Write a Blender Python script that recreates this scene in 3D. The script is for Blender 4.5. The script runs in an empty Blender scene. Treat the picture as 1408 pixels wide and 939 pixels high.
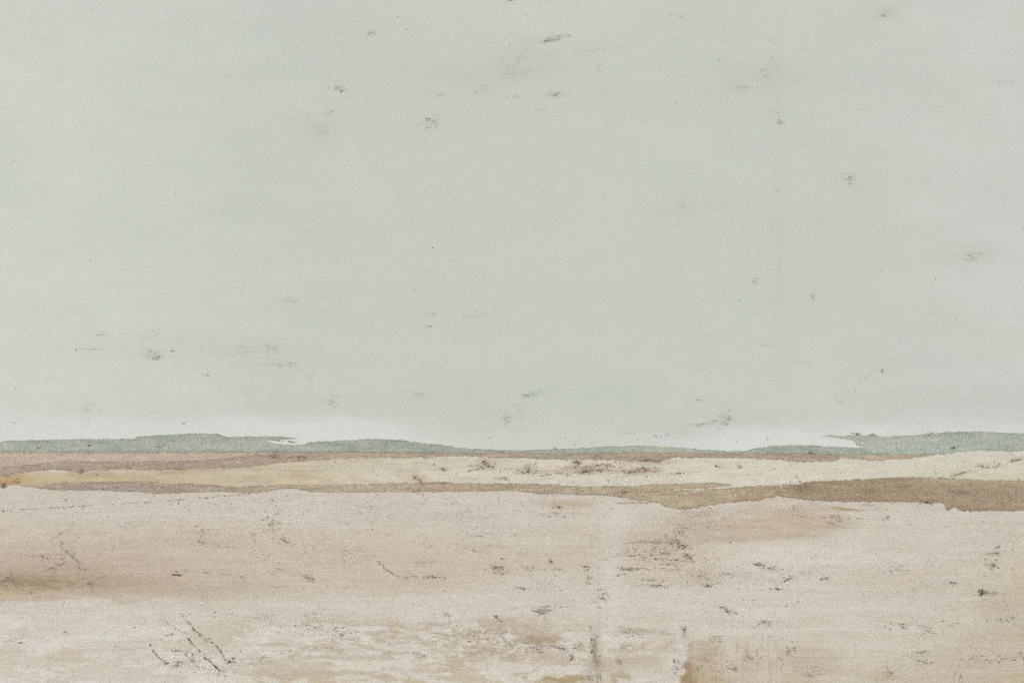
# A weathered outdoor wall painted with a pale, quiet landscape.
# The painting is one thing (an Empty at the wall's foot); every paint film, scuff and scratch is a part of it.
import bpy, math
import numpy as np

S = 0.002                      # metres of wall per unit of the drawing grid (2 mm)
X0, Y0 = 704.0, 1114.0         # grid origin: middle of the picture, foot of the wall
WX0, WX1, WY0 = -760.0, 2168.0, -260.0
rng = np.random.default_rng(11)

scene = bpy.context.scene
col = scene.collection

# ------------------------------------------------------------------ noise
def _hash(ix, iy, seed):
    h = (ix.astype(np.int64) * 374761393 + iy.astype(np.int64) * 668265263 + seed * 974634281) & 0xFFFFFFFF
    h = ((h ^ (h >> 13)) * 1274126177) & 0xFFFFFFFF
    h = ((h ^ (h >> 16)) * 2246822519) & 0xFFFFFFFF
    h = h ^ (h >> 15)
    return (h & 0xFFFFFF) / float(0xFFFFFF)

def vnoise(x, y, seed):
    xi = np.floor(x); yi = np.floor(y)
    fx = x - xi; fy = y - yi
    fx = fx * fx * fx * (fx * (fx * 6 - 15) + 10); fy = fy * fy * fy * (fy * (fy * 6 - 15) + 10)
    a = _hash(xi, yi, seed); b = _hash(xi + 1, yi, seed)
    c = _hash(xi, yi + 1, seed); d = _hash(xi + 1, yi + 1, seed)
    return ((a * (1 - fx) + b * fx) * (1 - fy) + (c * (1 - fx) + d * fx) * fy) * 2 - 1

def fbm(x, y, sx, sy, octv=3, seed=1, gain=0.55):
    out = 0.0; amp = 1.0; tot = 0.0; f = 1.0
    for o in range(octv):
        # turn each octave a little so that the lattice never shows
        a = 0.0 if sx / sy > 3 or sy / sx > 3 else 0.6 * o + 0.3
        u = x / sx * f; v = y / sy * f
        ur = u * math.cos(a) - v * math.sin(a); vr = u * math.sin(a) + v * math.cos(a)
        out = out + amp * vnoise(ur + 17.3 * o, vr - 9.1 * o, seed + o * 7)
        tot += amp; amp *= gain; f *= 2.03
    return out / tot * 1.5

def worley(x, y, sx, sy, seed):
    u = x / sx; v = y / sy
    ui = np.floor(u); vi = np.floor(v)
    d1 = np.full_like(u, 9.0); d2 = np.full_like(u, 9.0)
    for dx in (-1, 0, 1):
        for dy in (-1, 0, 1):
            cx = ui + dx; cy = vi + dy
            px = cx + _hash(cx, cy, seed); py = cy + _hash(cx, cy, seed + 5)
            d = np.sqrt((px - u) ** 2 + (py - v) ** 2)
            nd1 = np.minimum(d1, d); d2 = np.minimum(np.maximum(d1, d), d2); d1 = nd1
    return d2 - d1

def sstep(a, b, t):
    t = np.clip((t - a) / (b - a), 0, 1)
    return t * t * (3 - 2 * t)

def lerp3(c, target, w):
    return c + (np.asarray(target, float) - c) * np.clip(w, 0, 1)[..., None]

def lin(c):
    c = np.clip(np.asarray(c, float) / 255.0, 0, 1)
    return np.where(c <= 0.04045, c / 12.92, ((c + 0.055) / 1.055) ** 2.4)

def poly(pts, x):
    p = np.asarray(pts, float)
    return np.interp(x, p[:, 0], p[:, 1])

# paint white point: how bright a pigment of value 255 is as an albedo, per channel
ALB = np.array([0.86, 0.885, 0.915])

# ------------------------------------------------------------------ materials
def paint_material(name, grain=0.10, fibre=0.05, chroma=0.05, alpha=False, bump=0.12, dots=0.0, weave=0.0, edge=0.9, dot_stretch=0.55):
    m = bpy.data.materials.new(name); m.use_nodes = True
    nt = m.node_tree; N = nt.nodes; L = nt.links
    N.clear()
    out = N.new('ShaderNodeOutputMaterial')
    bs = N.new('ShaderNodeBsdfPrincipled')
    bs.inputs['Roughness'].default_value = 0.92
    bs.inputs['Specular IOR Level'].default_value = 0.12
    at = N.new('ShaderNodeAttribute'); at.attribute_name = 'paint'
    tc = N.new('ShaderNodeTexCoord')
    def noise(scale, detail=2.0, sx=1.0, sz=1.0, rough=0.6):
        mp = N.new('ShaderNodeMapping'); mp.inputs['Scale'].default_value = (sx, 1.0, sz)
        L.new(tc.outputs['Object'], mp.inputs['Vector'])
        n = N.new('ShaderNodeTexNoise'); n.inputs['Scale'].default_value = scale
        n.inputs['Detail'].default_value = detail; n.inputs['Roughness'].default_value = rough
        L.new(mp.outputs[0], n.inputs['Vector'])
        return n
    def math_(op, a, b, c=None):
        n = N.new('ShaderNodeMath'); n.operation = op
        for i, v in enumerate((a, b, c)):
            if v is None: continue
            if isinstance(v, (int, float)): n.inputs[i].default_value = v
            else: L.new(v, n.inputs[i])
        return n.outputs[0]
    n1 = noise(330.0, 1.5, rough=0.8)                # sandy grain of the plaster
    n2 = noise(1.0, 2.0, 26.0, 420.0)                 # fine horizontal brush fibre
    g = math_('MULTIPLY_ADD', n1.outputs['Fac'], grain * 2, 1.0 - grain)
    f = math_('MULTIPLY_ADD', n2.outputs['Fac'], fibre * 2, 1.0 - fibre)
    gf = math_('MULTIPLY', g, f)
    if weave:
        n5 = noise(1.0, 2.0, 420.0, 16.0)             # vertical brush hairs
        gf = math_('MULTIPLY', gf, math_('MULTIPLY_ADD', n5.outputs['Fac'], weave * 2, 1.0 - weave))
    if dots:
        n4 = noise(270.0, 2.0, dot_stretch, 1.0, 0.75)
        n6 = noise(1.0, 4.0, 5.0, 14.0, 0.65)             # the grains gather in drifts
        lim = math_('MULTIPLY_ADD', n6.outputs['Fac'], -0.42, 0.80)
        over = math_('SUBTRACT', n4.outputs['Fac'], lim)
        d = N.new('ShaderNodeMapRange'); d.inputs['From Min'].default_value = 0.0; d.inputs['From Max'].default_value = 0.13
        d.inputs['To Min'].default_value = 1.0; d.inputs['To Max'].default_value = 1.0 - dots
        L.new(over, d.inputs['Value'])
        gf = math_('MULTIPLY', gf, d.outputs[0])
    n3 = noise(220.0, 2.0)
    mixc = N.new('ShaderNodeMix'); mixc.data_type = 'RGBA'; mixc.blend_type = 'SOFT_LIGHT'
    mixc.inputs['Factor'].default_value = chroma
    L.new(at.outputs['Color'], mixc.inputs['A']); L.new(n3.outputs['Color'], mixc.inputs['B'])
    vm = N.new('ShaderNodeVectorMath'); vm.operation = 'SCALE'
    L.new(mixc.outputs['Result'], vm.inputs[0]); L.new(gf, vm.inputs['Scale'])
    L.new(vm.outputs[0], bs.inputs['Base Color'])
    if bump:
        bp = N.new('ShaderNodeBump'); bp.inputs['Strength'].default_value = bump; bp.inputs['Distance'].default_value = 0.0012
        L.new(n1.outputs['Fac'], bp.inputs['Height']); L.new(bp.outputs[0], bs.inputs['Normal'])
    if alpha:
        cv = N.new('ShaderNodeAttribute'); cv.attribute_name = 'cover'
        ne = noise(200.0, 3.0, 0.45, 1.0, 0.7)
        if alpha == 'speckle': edge = 1.7; ne = noise(290.0, 3.0, 0.36, 1.0, 0.8)
        s = math_('ADD', cv.outputs['Fac'], math_('MULTIPLY_ADD', ne.outputs['Fac'], edge, -0.5 * edge))
        mr = N.new('ShaderNodeMapRange'); mr.interpolation_type = 'SMOOTHSTEP'
        mr.inputs['From Min'].default_value = 0.2 if alpha != 'speckle' else 0.46; mr.inputs['From Max'].default_value = 0.8 if alpha != 'speckle' else 1.0
        L.new(s, mr.inputs['Value'])
        L.new(mr.outputs[0], bs.inputs['Alpha'])
    L.new(bs.outputs[0], out.inputs['Surface'])
    return m

M_SKY = paint_material('sky_paint', grain=0.55, fibre=0.06, chroma=0.09, bump=0.08, dots=0.10, dot_stretch=.8)
M_SAND = paint_material('sand_paint', grain=0.68, fibre=0.17, chroma=0.26, bump=0.18, dots=0.34, weave=0.08)
M_CREAM = paint_material('cream_paint', grain=0.72, fibre=0.17, chroma=0.26, alpha=True, bump=0.16, dots=0.40)
M_HILL = paint_material('hill_paint', grain=0.95, fibre=0.12, chroma=0.24, alpha=True, bump=0.16, dots=0.42, dot_stretch=.8, edge=1.5)
M_FIELD = paint_material('field_paint', grain=1.0, fibre=0.15, chroma=0.28, alpha=True, bump=0.18, dots=0.42, dot_stretch=.8, edge=1.5)
M_MARK = paint_material('scuff_pigment', grain=0.2, fibre=0.0, chroma=0.0, bump=0.0, alpha='speckle')

def simple(name, c, rough=0.9, scale=8.0, var=0.25, bump=0.3):
    m = bpy.data.materials.new(name); m.use_nodes = True
    N = m.node_tree.nodes; L = m.node_tree.links
    bs = N['Principled BSDF']; bs.inputs['Roughness'].default_value = rough
    tc = N.new('ShaderNodeTexCoord'); n = N.new('ShaderNodeTexNoise')
    n.inputs['Scale'].default_value = scale; n.inputs['Detail'].default_value = 8
    L.new(tc.outputs['Object'], n.inputs['Vector'])
    cr = N.new('ShaderNodeValToRGB')
    cr.color_ramp.elements[0].color = [v * (1 - var) for v in c] + [1]
    cr.color_ramp.elements[1].color = [min(1, v * (1 + var)) for v in c] + [1]
    L.new(n.outputs['Fac'], cr.inputs[0]); L.new(cr.outputs[0], bs.inputs['Base Color'])
    bp = N.new('ShaderNodeBump'); bp.inputs['Strength'].default_value = bump; bp.inputs['Distance'].default_value = 0.01
    L.new(n.outputs['Fac'], bp.inputs['Height']); L.new(bp.outputs[0], bs.inputs['Normal'])
    return m

M_WALL = simple('wall_render', (0.55, 0.53, 0.49), scale=40)
M_GROUND = simple('gravel', (0.27, 0.25, 0.22), scale=60, var=0.45, bump=0.6)

# ------------------------------------------------------------------ mesh helpers
def make_mesh(name, co, quads_loops, loop_start, mat, parent, attrs, label=None):
    me = bpy.data.meshes.new(name)
    me.vertices.add(len(co)); me.vertices.foreach_set('co', np.ascontiguousarray(co, np.float32).ravel())
    me.loops.add(len(quads_loops)); me.loops.foreach_set('vertex_index', np.ascontiguousarray(quads_loops, np.int32))
    me.polygons.add(len(loop_start)); me.polygons.foreach_set('loop_start', np.ascontiguousarray(loop_start, np.int32))
    me.update(calc_edges=True)
    for k, v in attrs.items():
        if k == 'paint':
            a = me.color_attributes.new('paint', 'FLOAT_COLOR', 'POINT')
            buf = np.ones((len(co), 4), np.float32); buf[:, :3] = v
            a.data.foreach_set('color', buf.ravel())
        else:
            a = me.attributes.new(k, 'FLOAT', 'POINT')
            a.data.foreach_set('value', np.ascontiguousarray(v, np.float32))
    me.validate()
    o = bpy.data.objects.new(name, me); col.objects.link(o)
    me.materials.append(mat)
    o.parent = parent
    if label: o['label'] = label
    return o

def world(px, py, depth):
    return np.stack([(px - X0) * S, np.full_like(px, -depth), (Y0 - py) * S], -1)

def axis(a, b, ia, ib, fine, coarse):
    parts = []
    if a < ia: parts.append(np.linspace(a, ia, max(2, int((ia - a) / coarse)), endpoint=False))
    parts.append(np.linspace(max(a, ia), min(b, ib), int((min(b, ib) - max(a, ia)) / fine) + 1))
    if b > ib: parts.append(np.linspace(ib, b, max(2, int((b - ib) / coarse)))[1:])
    return np.concatenate(parts)

def grid_faces(nr, nc):
    r, c = np.meshgrid(np.arange(nr - 1), np.arange(nc - 1), indexing='ij')
    a = (r * nc + c).ravel()
    q = np.stack([a, a + nc, a + nc + 1, a + 1], -1)      # faces towards the viewer (-Y)
    return q

XS_FINE = axis(WX0, WX1, -60, 1468, 1.25, 6.0)

def film(name, top, bot, depth, mat, parent, colour, x_range=None, rows=14, soft=(1.2, 1.2), end_soft=(0, 0),
         jit=0.8, seed=3, label=None, body=1.0):
    """A film of paint between two hand-drawn edges."""
    xs = XS_FINE
    if x_range: xs = xs[(xs >= x_range[0]) & (xs <= x_range[1])]
    t = poly(top, xs) + jit * (fbm(xs, xs * 0, 9, 1, 3, seed, 0.7) + 0.8 * fbm(xs, xs * 0 + 5, 34, 1, 2, seed + 40))
    b = poly(bot, xs) + jit * (fbm(xs, xs * 0, 9, 1, 3, seed + 90, 0.7) + 0.8 * fbm(xs, xs * 0 + 5, 34, 1, 2, seed + 140))
    out = np.clip(np.maximum(-xs, xs - 1408) / 200, 0, 1)            # beyond the drawn stretch the edge wanders on
    w = 7 * out * fbm(xs, xs * 0, 260, 1, 2, seed + 200)
    t = t + w; b = b + w
    b = np.maximum(b, t + 0.05)
    thick = np.clip((b - t) / 4, 0, 1); t = t - .32 * soft[0] * thick; b = b + .32 * soft[1] * thick      # room for the feathered rim
    h = b - t
    v = np.linspace(0, 1, rows); v = 0.5 - 0.5 * np.cos(np.pi * v) * (0.75 + 0.25 * np.abs(np.cos(np.pi * v)))
    v = (v - v[0]) / (v[-1] - v[0])
    PX = np.broadcast_to(xs, (rows, len(xs))).copy()
    PY = t[None] + h[None] * v[:, None]
    s0 = np.minimum(soft[0], .4 * h)[None] + .05; s1 = np.minimum(soft[1], .4 * h)[None] + .05     # thin strokes keep their body
    cov = np.minimum(np.clip((PY - t) / s0, 0, 1), np.clip((b - PY) / s1, 0, 1))
    if x_range:
        if end_soft[0]: cov = cov * np.clip((PX - x_range[0]) / end_soft[0], 0, 1)
        if end_soft[1]: cov = cov * np.clip((x_range[1] - PX) / end_soft[1], 0, 1)
    cov = cov * body * 1.35
    x, y = PX.ravel(), PY.ravel()
    c = colour(x, y, ((PY - t) / np.maximum(h, 0.2)).ravel())
    q = grid_faces(rows, len(xs))
    return make_mesh(name, world(x, y, depth), q.ravel(), np.arange(len(q)) * 4, mat, parent,
                     {'paint': lin(c) * ALB, 'cover': cov.ravel()}, label)

def box_obj(name, x0, x1, y0, y1, z0, z1, mat, parent=None):
    co = [(x, y, z) for x in (x0, x1) for y in (y0, y1) for z in (z0, z1)]
    fs = [(0, 1, 3, 2), (4, 6, 7, 5), (0, 4, 5, 1), (2, 3, 7, 6), (0, 2, 6, 4), (1, 5, 7, 3)]
    me = bpy.data.meshes.new(name); me.from_pydata(co, [], fs); me.update()
    o = bpy.data.objects.new(name, me); col.objects.link(o); me.materials.append(mat); o.parent = parent
    return o

# ------------------------------------------------------------------ scuffs, listed by hand
# (x, y, length, angle, spread, count, darkness, size)
SKY_MARKS = [
 (760,54,36,-10,2.4,95,1.0,1.0),(702,0,12,0,1.2,30,1.0,1.0),(509,45,14,-45,3.5,30,.6,.9),(466,122,16,4,2.8,46,.9,.9),
 (712,84,34,-62,5,60,.45,.8),(712,101,70,-4,4,70,.5,.8),(660,122,50,8,5,50,.45,.8),(605,131,15,-4,1,14,.6,.8),
 (818,69,48,-7,1,30,.55,.8),(765,130,24,-2,2,44,.85,.9),(835,126,80,-2,.9,36,.45,.8),(712,134,22,2,2.4,30,.5,.8),
 (752,151,36,2,2,30,.5,.8),(594,168,28,10,6,84,.65,.8),(826,95,16,-20,3,20,.5,.8),(700,97,24,40,3,26,.5,.8),
 (230,99,26,2,2,24,.4,.8),(178,150,44,-2,1.6,30,.35,.8),(453,157,10,0,2.6,22,.55,.8),(442,182,16,-20,6,24,.3,.8),
 (935,22,16,-4,4,18,.45,.8),(1062,78,6,75,1.2,10,.6,.8),(1052,101,22,10,6,40,.45,.8),(1025,121,18,3,2,26,.7,.8),
 (1018,122,110,-1,1.2,34,.35,.8),(985,84,24,-20,5,24,.4,.8),(1072,167,12,0,4.5,34,.65,.8),(1170,247,12,5,3.6,44,.8,.9),
 (1070,262,14,10,2,16,.6,.8),(1216,20,20,0,4,30,.45,.8),(1392,113,34,0,.8,14,.4,.8),(936,283,14,0,3,16,.55,.8),
 (937,52,26,-10,4,22,.35,.8),(1057,55,6,60,3,8,.4,.8),
 (212,490,22,2,2.6,66,1.0,.95),(126,480,70,1,.9,34,.5,.8),(205,459,56,4,4,40,.5,.8),(236,482,12,0,.9,14,.7,.8),
 (140,459,18,-2,1,16,.6,.8),(212,481,34,0,2,22,.5,.8),(340,481,26,-4,3.5,44,.6,.9),(376,478,26,10,4,46,.6,.9),
 (388,501,62,-1,1.2,58,.75,.85),(412,508,46,32,1.2,24,.6,.8),(402,413,28,3,2.6,36,.6,.85),(428,317,16,-28,.5,18,.7,.8),
 (456,553,20,0,4,48,.6,.8),(285,516,26,2,1.6,18,.45,.8),(252,583,26,0,1.5,14,.4,.8),(80,517,44,0,2,20,.3,.8),
 (728,543,32,-6,1.8,56,.95,.9),(694,577,13,-35,4.5,44,.6,.8),(714,562,16,-20,6,26,.5,.8),(578,542,24,-2,3,30,.6,.8),
 (590,449,16,2,1,14,.6,.8),(594,430,22,0,3,20,.4,.8),(660,432,40,-4,2.6,32,.45,.8),(590,505,34,-8,2,24,.4,.8),
 (1337,352,44,-2,8,90,.5,.85),(1118,408,7,88,1.2,22,.7,.8),(1056,476,30,20,5,34,.5,.8),(1108,497,14,0,2.4,22,.6,.85),
 (1213,510,10,80,.8,16,.8,.8),(1193,518,40,-28,.8,22,.6,.8),(1036,387,12,0,4,14,.4,.8),(966,552,16,0,2,22,.6,.8),
 (998,575,26,6,7,76,.75,.85),(972,582,40,-9,1.8,46,.9,.9),(900,601,18,-12,1.6,18,.75,.8),(928,595,52,-14,3.5,30,.5,.8),
 (1320,548,70,0,5,34,.3,.8),(1150,552,70,0,6,30,.25,.8),(860,598,18,-5,2.5,14,.5,.8),(1000,553,50,0,3,24,.4,.8),
 (18,580,22,-35,4,14,.7,.8),(120,562,40,0,8,18,.3,.8),
]
SAND_MARKS = [
 (275,733,34,-4,6,32,.5,.9),(372,720,30,-10,12,100,.42,.9),(392,743,36,30,2,34,.8,1.0),(82,735,22,-35,2,22,.7,1.0),
 (56,767,40,1,1,26,.75,.9),(76,779,38,-32,3,44,.75,1.0),(98,760,40,57,2,46,.8,1.0),(85,752,34,52,2.2,28,.5,.9),(108,778,40,2,3,34,.6,.9),
 (243,789,16,4,1.8,36,1.0,1.15),(424,794,20,8,2.4,36,.95,1.05),(296,750,52,10,3,36,.6,.9),(300,786,90,3,3,46,.4,.8),(392,782,40,0,2.5,22,.4,.8),
 (124,803,7,0,1.6,12,.9,1.1),(14,790,36,-45,4,30,.6,.9),(20,801,40,4,3,34,.7,.9),(40,812,60,0,3,34,.5,.9),(385,807,26,2,1.2,16,.6,.8),
 (685,781,24,12,4.5,80,1.0,1.0),(660,757,70,2,4,50,.55,.9),(728,780,36,2,2,28,.7,.9),(590,772,40,4,3,26,.45,.8),(478,758,34,8,2,20,.5,.9),
 (746,840,24,0,3.2,56,1.0,.95),(760,834,56,-1,.8,30,.7,.9),(685,850,10,20,1.6,26,1.0,1.1),(757,773,7,30,1.2,14,1.0,1.0),(768,783,16,4,2,20,.7,.9),
 (806,779,10,10,1.6,20,.95,1.0),(809,794,22,78,2.6,28,.8,1.0),(828,820,24,4,5,52,.65,1.0),(713,808,22,4,1.8,20,.5,.8),
 (900,745,80,1,1.6,60,.85,.95),(912,757,66,3,6,150,.75,.95),(866,763,44,1,1,40,.9,1.0),(922,771,70,2,4,110,.7,.9),(865,782,26,2,1.1,50,1.0,1.05),
 (915,782,60,0,1,46,.8,.9),(940,751,18,6,1.6,44,1.0,1.1),(945,764,14,6,2.4,34,.9,1.0),(902,805,26,2,1.1,44,1.0,.95),(898,797,30,0,1.2,24,.7,.9),(853,790,12,-6,.9,16,.9,1.0),
 (1045,776,12,14,1.4,44,1.1,1.1),(1063,782,26,6,1.4,30,.9,1.0),(1086,796,14,-12,2.4,26,.9,1.0),(1134,795,14,2,1,18,.9,1.0),(966,795,22,4,3.4,34,.8,1.0),
 (974,806,12,4,.9,16,.95,1.0),(1068,809,14,8,.9,22,1.0,1.0),(998,838,22,24,1.8,44,.95,1.0),(1049,855,14,0,2.4,32,.8,.95),(1000,790,150,0,2,60,.6,.85),(985,801,120,0,1.4,50,.6,.85),
 (1310,801,12,2,.9,20,1.0,1.0),(1351,815,10,6,2.8,88,1.1,1.0),(1364,815,18,4,1.6,24,.7,.9),(1364,777,14,10,4,44,.9,1.0),(1368,761,18,-4,2,36,.9,1.0),(1370,752,8,-30,1,10,.9,1.0),
 (1224,781,70,2,4,44,.5,.85),(1268,897,10,-6,1.2,22,1.05,1.05),(1271,908,14,14,2.2,26,.7,1.0),(1272,863,20,16,5,40,.6,.9),(1244,862,7,0,3,20,.5,.9),(1228,858,40,4,4,28,.45,.9),
 (1385,905,50,-4,3,54,.55,.9),(1335,904,30,0,2,20,.45,.9),(1378,850,40,2,2.6,44,.6,.9),(1305,858,30,0,4,24,.4,.9),(1405,901,10,40,3,18,.6,.9),
 (1276,691,18,-2,1.4,40,1.0,.95),(1150,715,30,-4,5,70,.7,.95),(1215,713,30,0,2.4,24,.5,.9),(1190,696,60,0,5,30,.5,.9),(975,704,50,6,4,50,.5,.85),(1096,704,30,2,6,36,.45,.85),
 (771,697,30,6,3.6,44,.55,.95),(764,705,12,0,2.4,18,.6,1.0),(942,716,24,20,10,50,.5,.9),(934,733,16,50,5,44,.8,.95),(922,745,22,0,3.5,36,.8,.9),
 (266,909,26,40,6.5,72,.75,1.0),(242,894,22,4,.6,24,.8,.9),(252,910,30,-6,1.2,34,.75,1.0),(243,915,5,0,1.6,14,.95,1.1),(284,881,12,30,2.4,18,.8,1.0),(236,862,26,40,3,22,.6,.9),
 (235,872,6,0,1.4,8,.8,1.0),(318,909,9,20,4,26,.85,1.0),(228,911,5,0,1.3,14,1.0,1.2),(300,925,20,0,3,16,.5,.9),(25,880,26,4,4,30,.5,.9),(92,869,5,0,1.4,8,.9,1.0),
 (816,880,34,88,3,46,.6,1.0),(820,905,44,86,3.4,60,.55,1.0),(814,896,4,0,1.2,14,1.1,1.1),(852,911,7,20,2,24,1.0,1.0),(769,891,14,8,2,36,.85,1.0),(786,904,8,-40,2.2,26,.85,1.0),
 (812,930,14,60,5,50,.7,1.0),(862,867,26,0,3.4,44,.6,1.0),(908,869,30,2,2.2,36,.6,.95),(941,869,20,82,2.6,34,.8,1.0),(928,915,26,80,3,46,.6,1.0),(797,885,16,0,4,30,.5,1.0),(860,886,14,-10,2.4,18,.6,1.0),
 (750,890,26,0,2.4,50,.7,1.05),(715,890,60,2,4,56,.55,1.0),(620,876,60,4,9,70,.35,.95),(576,899,20,30,2,26,.6,1.0),(612,846,10,30,2.2,16,.7,.95),(655,872,60,4,8,60,.4,.95),
 (425,862,50,6,6,60,.5,.95),(470,869,34,10,4,36,.55,.95),(440,848,60,10,6,44,.4,.9),(360,850,60,0,8,30,.35,.9),(345,905,70,0,2.2,40,.5,.9),(430,890,70,0,2,40,.45,.9),
 (1080,895,26,40,10,80,.45,1.0),(1030,905,30,80,16,90,.4,1.0),(988,879,10,10,2.4,26,.8,1.0),(965,905,36,0,10,90,.5,.9),(1008,917,20,10,4,34,.5,1.0),(1120,927,40,0,6,40,.5,1.0),(1220,928,24,10,5,30,.5,1.0),
 (640,706,100,2,10,30,.3,.8),(500,700,90,0,10,24,.25,.8),(180,720,90,-4,10,40,.3,.85),(670,735,36,10,6,40,.4,.9),
]
FIELD_MARKS = [
 (378,624,16,4,3.6,36,1.0,1.0),(413,629,14,6,1.2,20,1.0,1.0),(805,648,48,-2,1.6,80,.75,1.05),(808,643,52,-4,3.2,70,.6,1.0),(794,636,14,-6,1.2,28,.8,1.0),(886,646,26,-5,3.6,70,.65,1.05),
 (870,649,34,2,1.2,34,.65,1.0),(893,633,32,4,1.5,60,.85,1.05),(835,640,54,-4,3,56,.55,1.0),(668,637,12,6,3,44,.75,1.0),(668,643,40,4,3,36,.45,.9),(610,646,8,6,1,14,.85,.95),(648,647,12,-16,.8,14,.7,.9),
 (728,648,30,4,1.6,36,.65,1.0),(728,640,20,6,3,30,.55,.95),(930,651,30,-4,.9,26,.7,.9),(989,641,10,10,.8,12,.85,.9),(1016,641,8,18,.8,12,.85,.9),(690,658,26,-2,1,20,.55,.9),(760,650,34,-4,1.4,26,.6,.95),
 (820,628,14,4,1.2,18,.8,.95),(774,622,20,12,2.4,24,.7,.95),(1115,622,5,10,.9,16,1.1,1.0),(1277,597,8,-14,1.4,20,1.0,1.0),(1313,615,24,-22,.6,34,.85,.9),(1398,632,13,-15,.7,26,1.0,.95),
 (1320,651,26,-14,.6,30,.85,.9),(1350,641,22,14,.7,20,.6,.9),(1372,640,6,0,1,8,.7,.9),(1178,597,8,-6,1.2,18,.8,.95),(1197,597,10,4,.8,16,.8,.95),(396,606.8,28,6,.5,40,.7,1.0),
 (577,663,4,80,1.2,10,.9,.95),(605,663.5,40,1,.7,36,.8,.95),(572,658,16,2,2,20,.6,.95),(858,677,6,0,1,14,1.0,1.0),(795,673,20,0,2,26,.6,.95),(573,677,8,4,1,12,.9,1.0),(5,667,10,-30,1.4,26,1.0,1.1),(20,661,18,10,2.4,24,.6,1.1),
 (1300,669,12,12,.8,16,.7,.95),(1316,677,30,3,1,26,.6,.95),(1100,672,18,40,4,46,.6,1.0),(112,648,6,-60,1.4,14,.8,1.0),(122,611,4,0,1,10,1.1,1.0),(52,615,3,60,1,8,.9,1.0),(220,612,12,0,2,12,.8,.95),
]

def smudge(x, y, marks, k):
    """the soft rubbed tone round each scuff"""
    t = np.zeros_like(x)
    for (cx, cy, ln, an, sp, n, dk, sz) in marks:
        a = math.radians(an)
        R = ln * 0.8 + sp * 4 + 8
        m = (np.abs(x - cx) < R) & (np.abs(y - cy) < R)
        if not m.any(): continue
        dx = x[m] - cx; dy = y[m] - cy
        u = dx * math.cos(a) + dy * math.sin(a); v = -dx * math.sin(a) + dy * math.cos(a)
        sv = sp * 1.5 + 1.6; su = ln * 0.36 + 2
        t[m] += np.exp(-(u / su) ** 2 - (v / sv) ** 2) * k * dk * min(1.0, n / (ln * sv) * 2.2)
    return np.clip(t, 0, 0.8)

def blob(x, y, cx, cy, rx, ry, soft=0.4, ns=0.25, seed=0, fx=22, fy=8):
    d = np.sqrt(((x - cx) / rx) ** 2 + ((y - cy) / ry) ** 2)
    if ns: d = d + ns * fbm(x, y, fx, fy, 4, 300 + seed)
    return 1 - sstep(1 - soft, 1 + soft, d)

# ------------------------------------------------------------------ colours of the films
def sky_colour(x, y):
    c = np.zeros((len(x), 3)); c[:] = (199, 203, 193.5)
    c = lerp3(c, (207, 211, 201.5), (1 - sstep(40, 430, x)) * 0.85)
    c = lerp3(c, (203, 206, 198), sstep(1080, 1400, x) * 0.7)
    c = lerp3(c, (204, 207, 199), (1 - sstep(0, 70, y)) * 0.3)
    b = fbm(x, y, 230, 130, 4, 21)
    c = lerp3(c, (200, 199, 188), sstep(0.0, 0.8, b) * 0.3 * sstep(250, 520, x))
    b2 = fbm(x, y, 190, 110, 4, 29)
    c = lerp3(c, (196, 201, 193), sstep(0.05, 0.9, b2) * 0.3)
    b3 = fbm(x, y, 90, 34, 3, 33)
    c = c + (b3 * 1.2 + fbm(x, y, 15, 9, 3, 35) * 1.1)[:, None]
    c = c + (fbm(x, y, 70, 3.2, 3, 41) * 0.7 + fbm(x, y, 2.6, 120, 2, 43) * 0.45)[:, None]
    # faint upright streaks right of the middle
    c = lerp3(c, (194, 195, 185), np.exp(-((x - 1072 + 4 * fbm(y, y * 0, 90, 1, 2, 51)) / 9) ** 2) * (0.25 + 0.25 * fbm(x, y, 8, 90, 2, 52)) * (1 - sstep(420, 600, y)))
    c = lerp3(c, (206, 207, 199), np.exp(-((x - 1122) / 9) ** 2) * 0.3 * sstep(430, 500, y) * (1 - sstep(560, 600, y)))
    # pale wash along the skyline
    prof = poly([(0, .95), (540, .95), (610, .55), (680, .3), (820, .35), (900, .6), (1000, .95), (1240, .9), (1408, .6)], x)
    edge = poly([(0, 575), (200, 578), (330, 572), (480, 574), (560, 584), (650, 596), (820, 600), (930, 598), (1000, 588), (1200, 580), (1408, 578)], x)
    e = y - edge + 7 * fbm(x, y, 60, 12, 3, 61)
    c = lerp3(c, (213, 214, 208), sstep(-14, 16, e) * prof)
    c = lerp3(c, (217, 217, 210), sstep(8, 34, e) * prof * 0.5)
    c = lerp3(c, (193, 198, 189), np.exp(-((y - 540) / 26) ** 2) * sstep(540, 640, x) * (1 - sstep(840, 960, x)) * 0.5)
    for i, (cx, cy, rx, ry, k) in enumerate([(725, 85, 60, 22, .32), (690, 110, 110, 26, .25), (1050, 105, 50, 24, .3), (1020, 135, 90, 30, .22),
                                  (600, 170, 40, 16, .2), (360, 484, 60, 16, .3), (440, 178, 24, 14, .35), (1335, 352, 46, 15, .35), (990, 575, 60, 14, .3),
                                  (695, 575, 30, 14, .3), (940, 285, 36, 20, .3), (1216, 18, 22, 10, .5), (840, 140, 90, 22, .15), (215, 480, 80, 24, .2),
                                  (1170, 250, 24, 16, .3), (960, 25, 60, 30, .2), (1380, 260, 40, 30, .15), (1300, 545, 90, 12, .2)]):
        c = lerp3(c, (178, 179, 167), blob(x, y, cx, cy, rx, ry, .85, .35, 40 + i, 26, 12) * k * .42)
    c = lerp3(c, (140, 145, 138), smudge(x, y, SKY_MARKS, 0.08))
    return c

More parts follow.
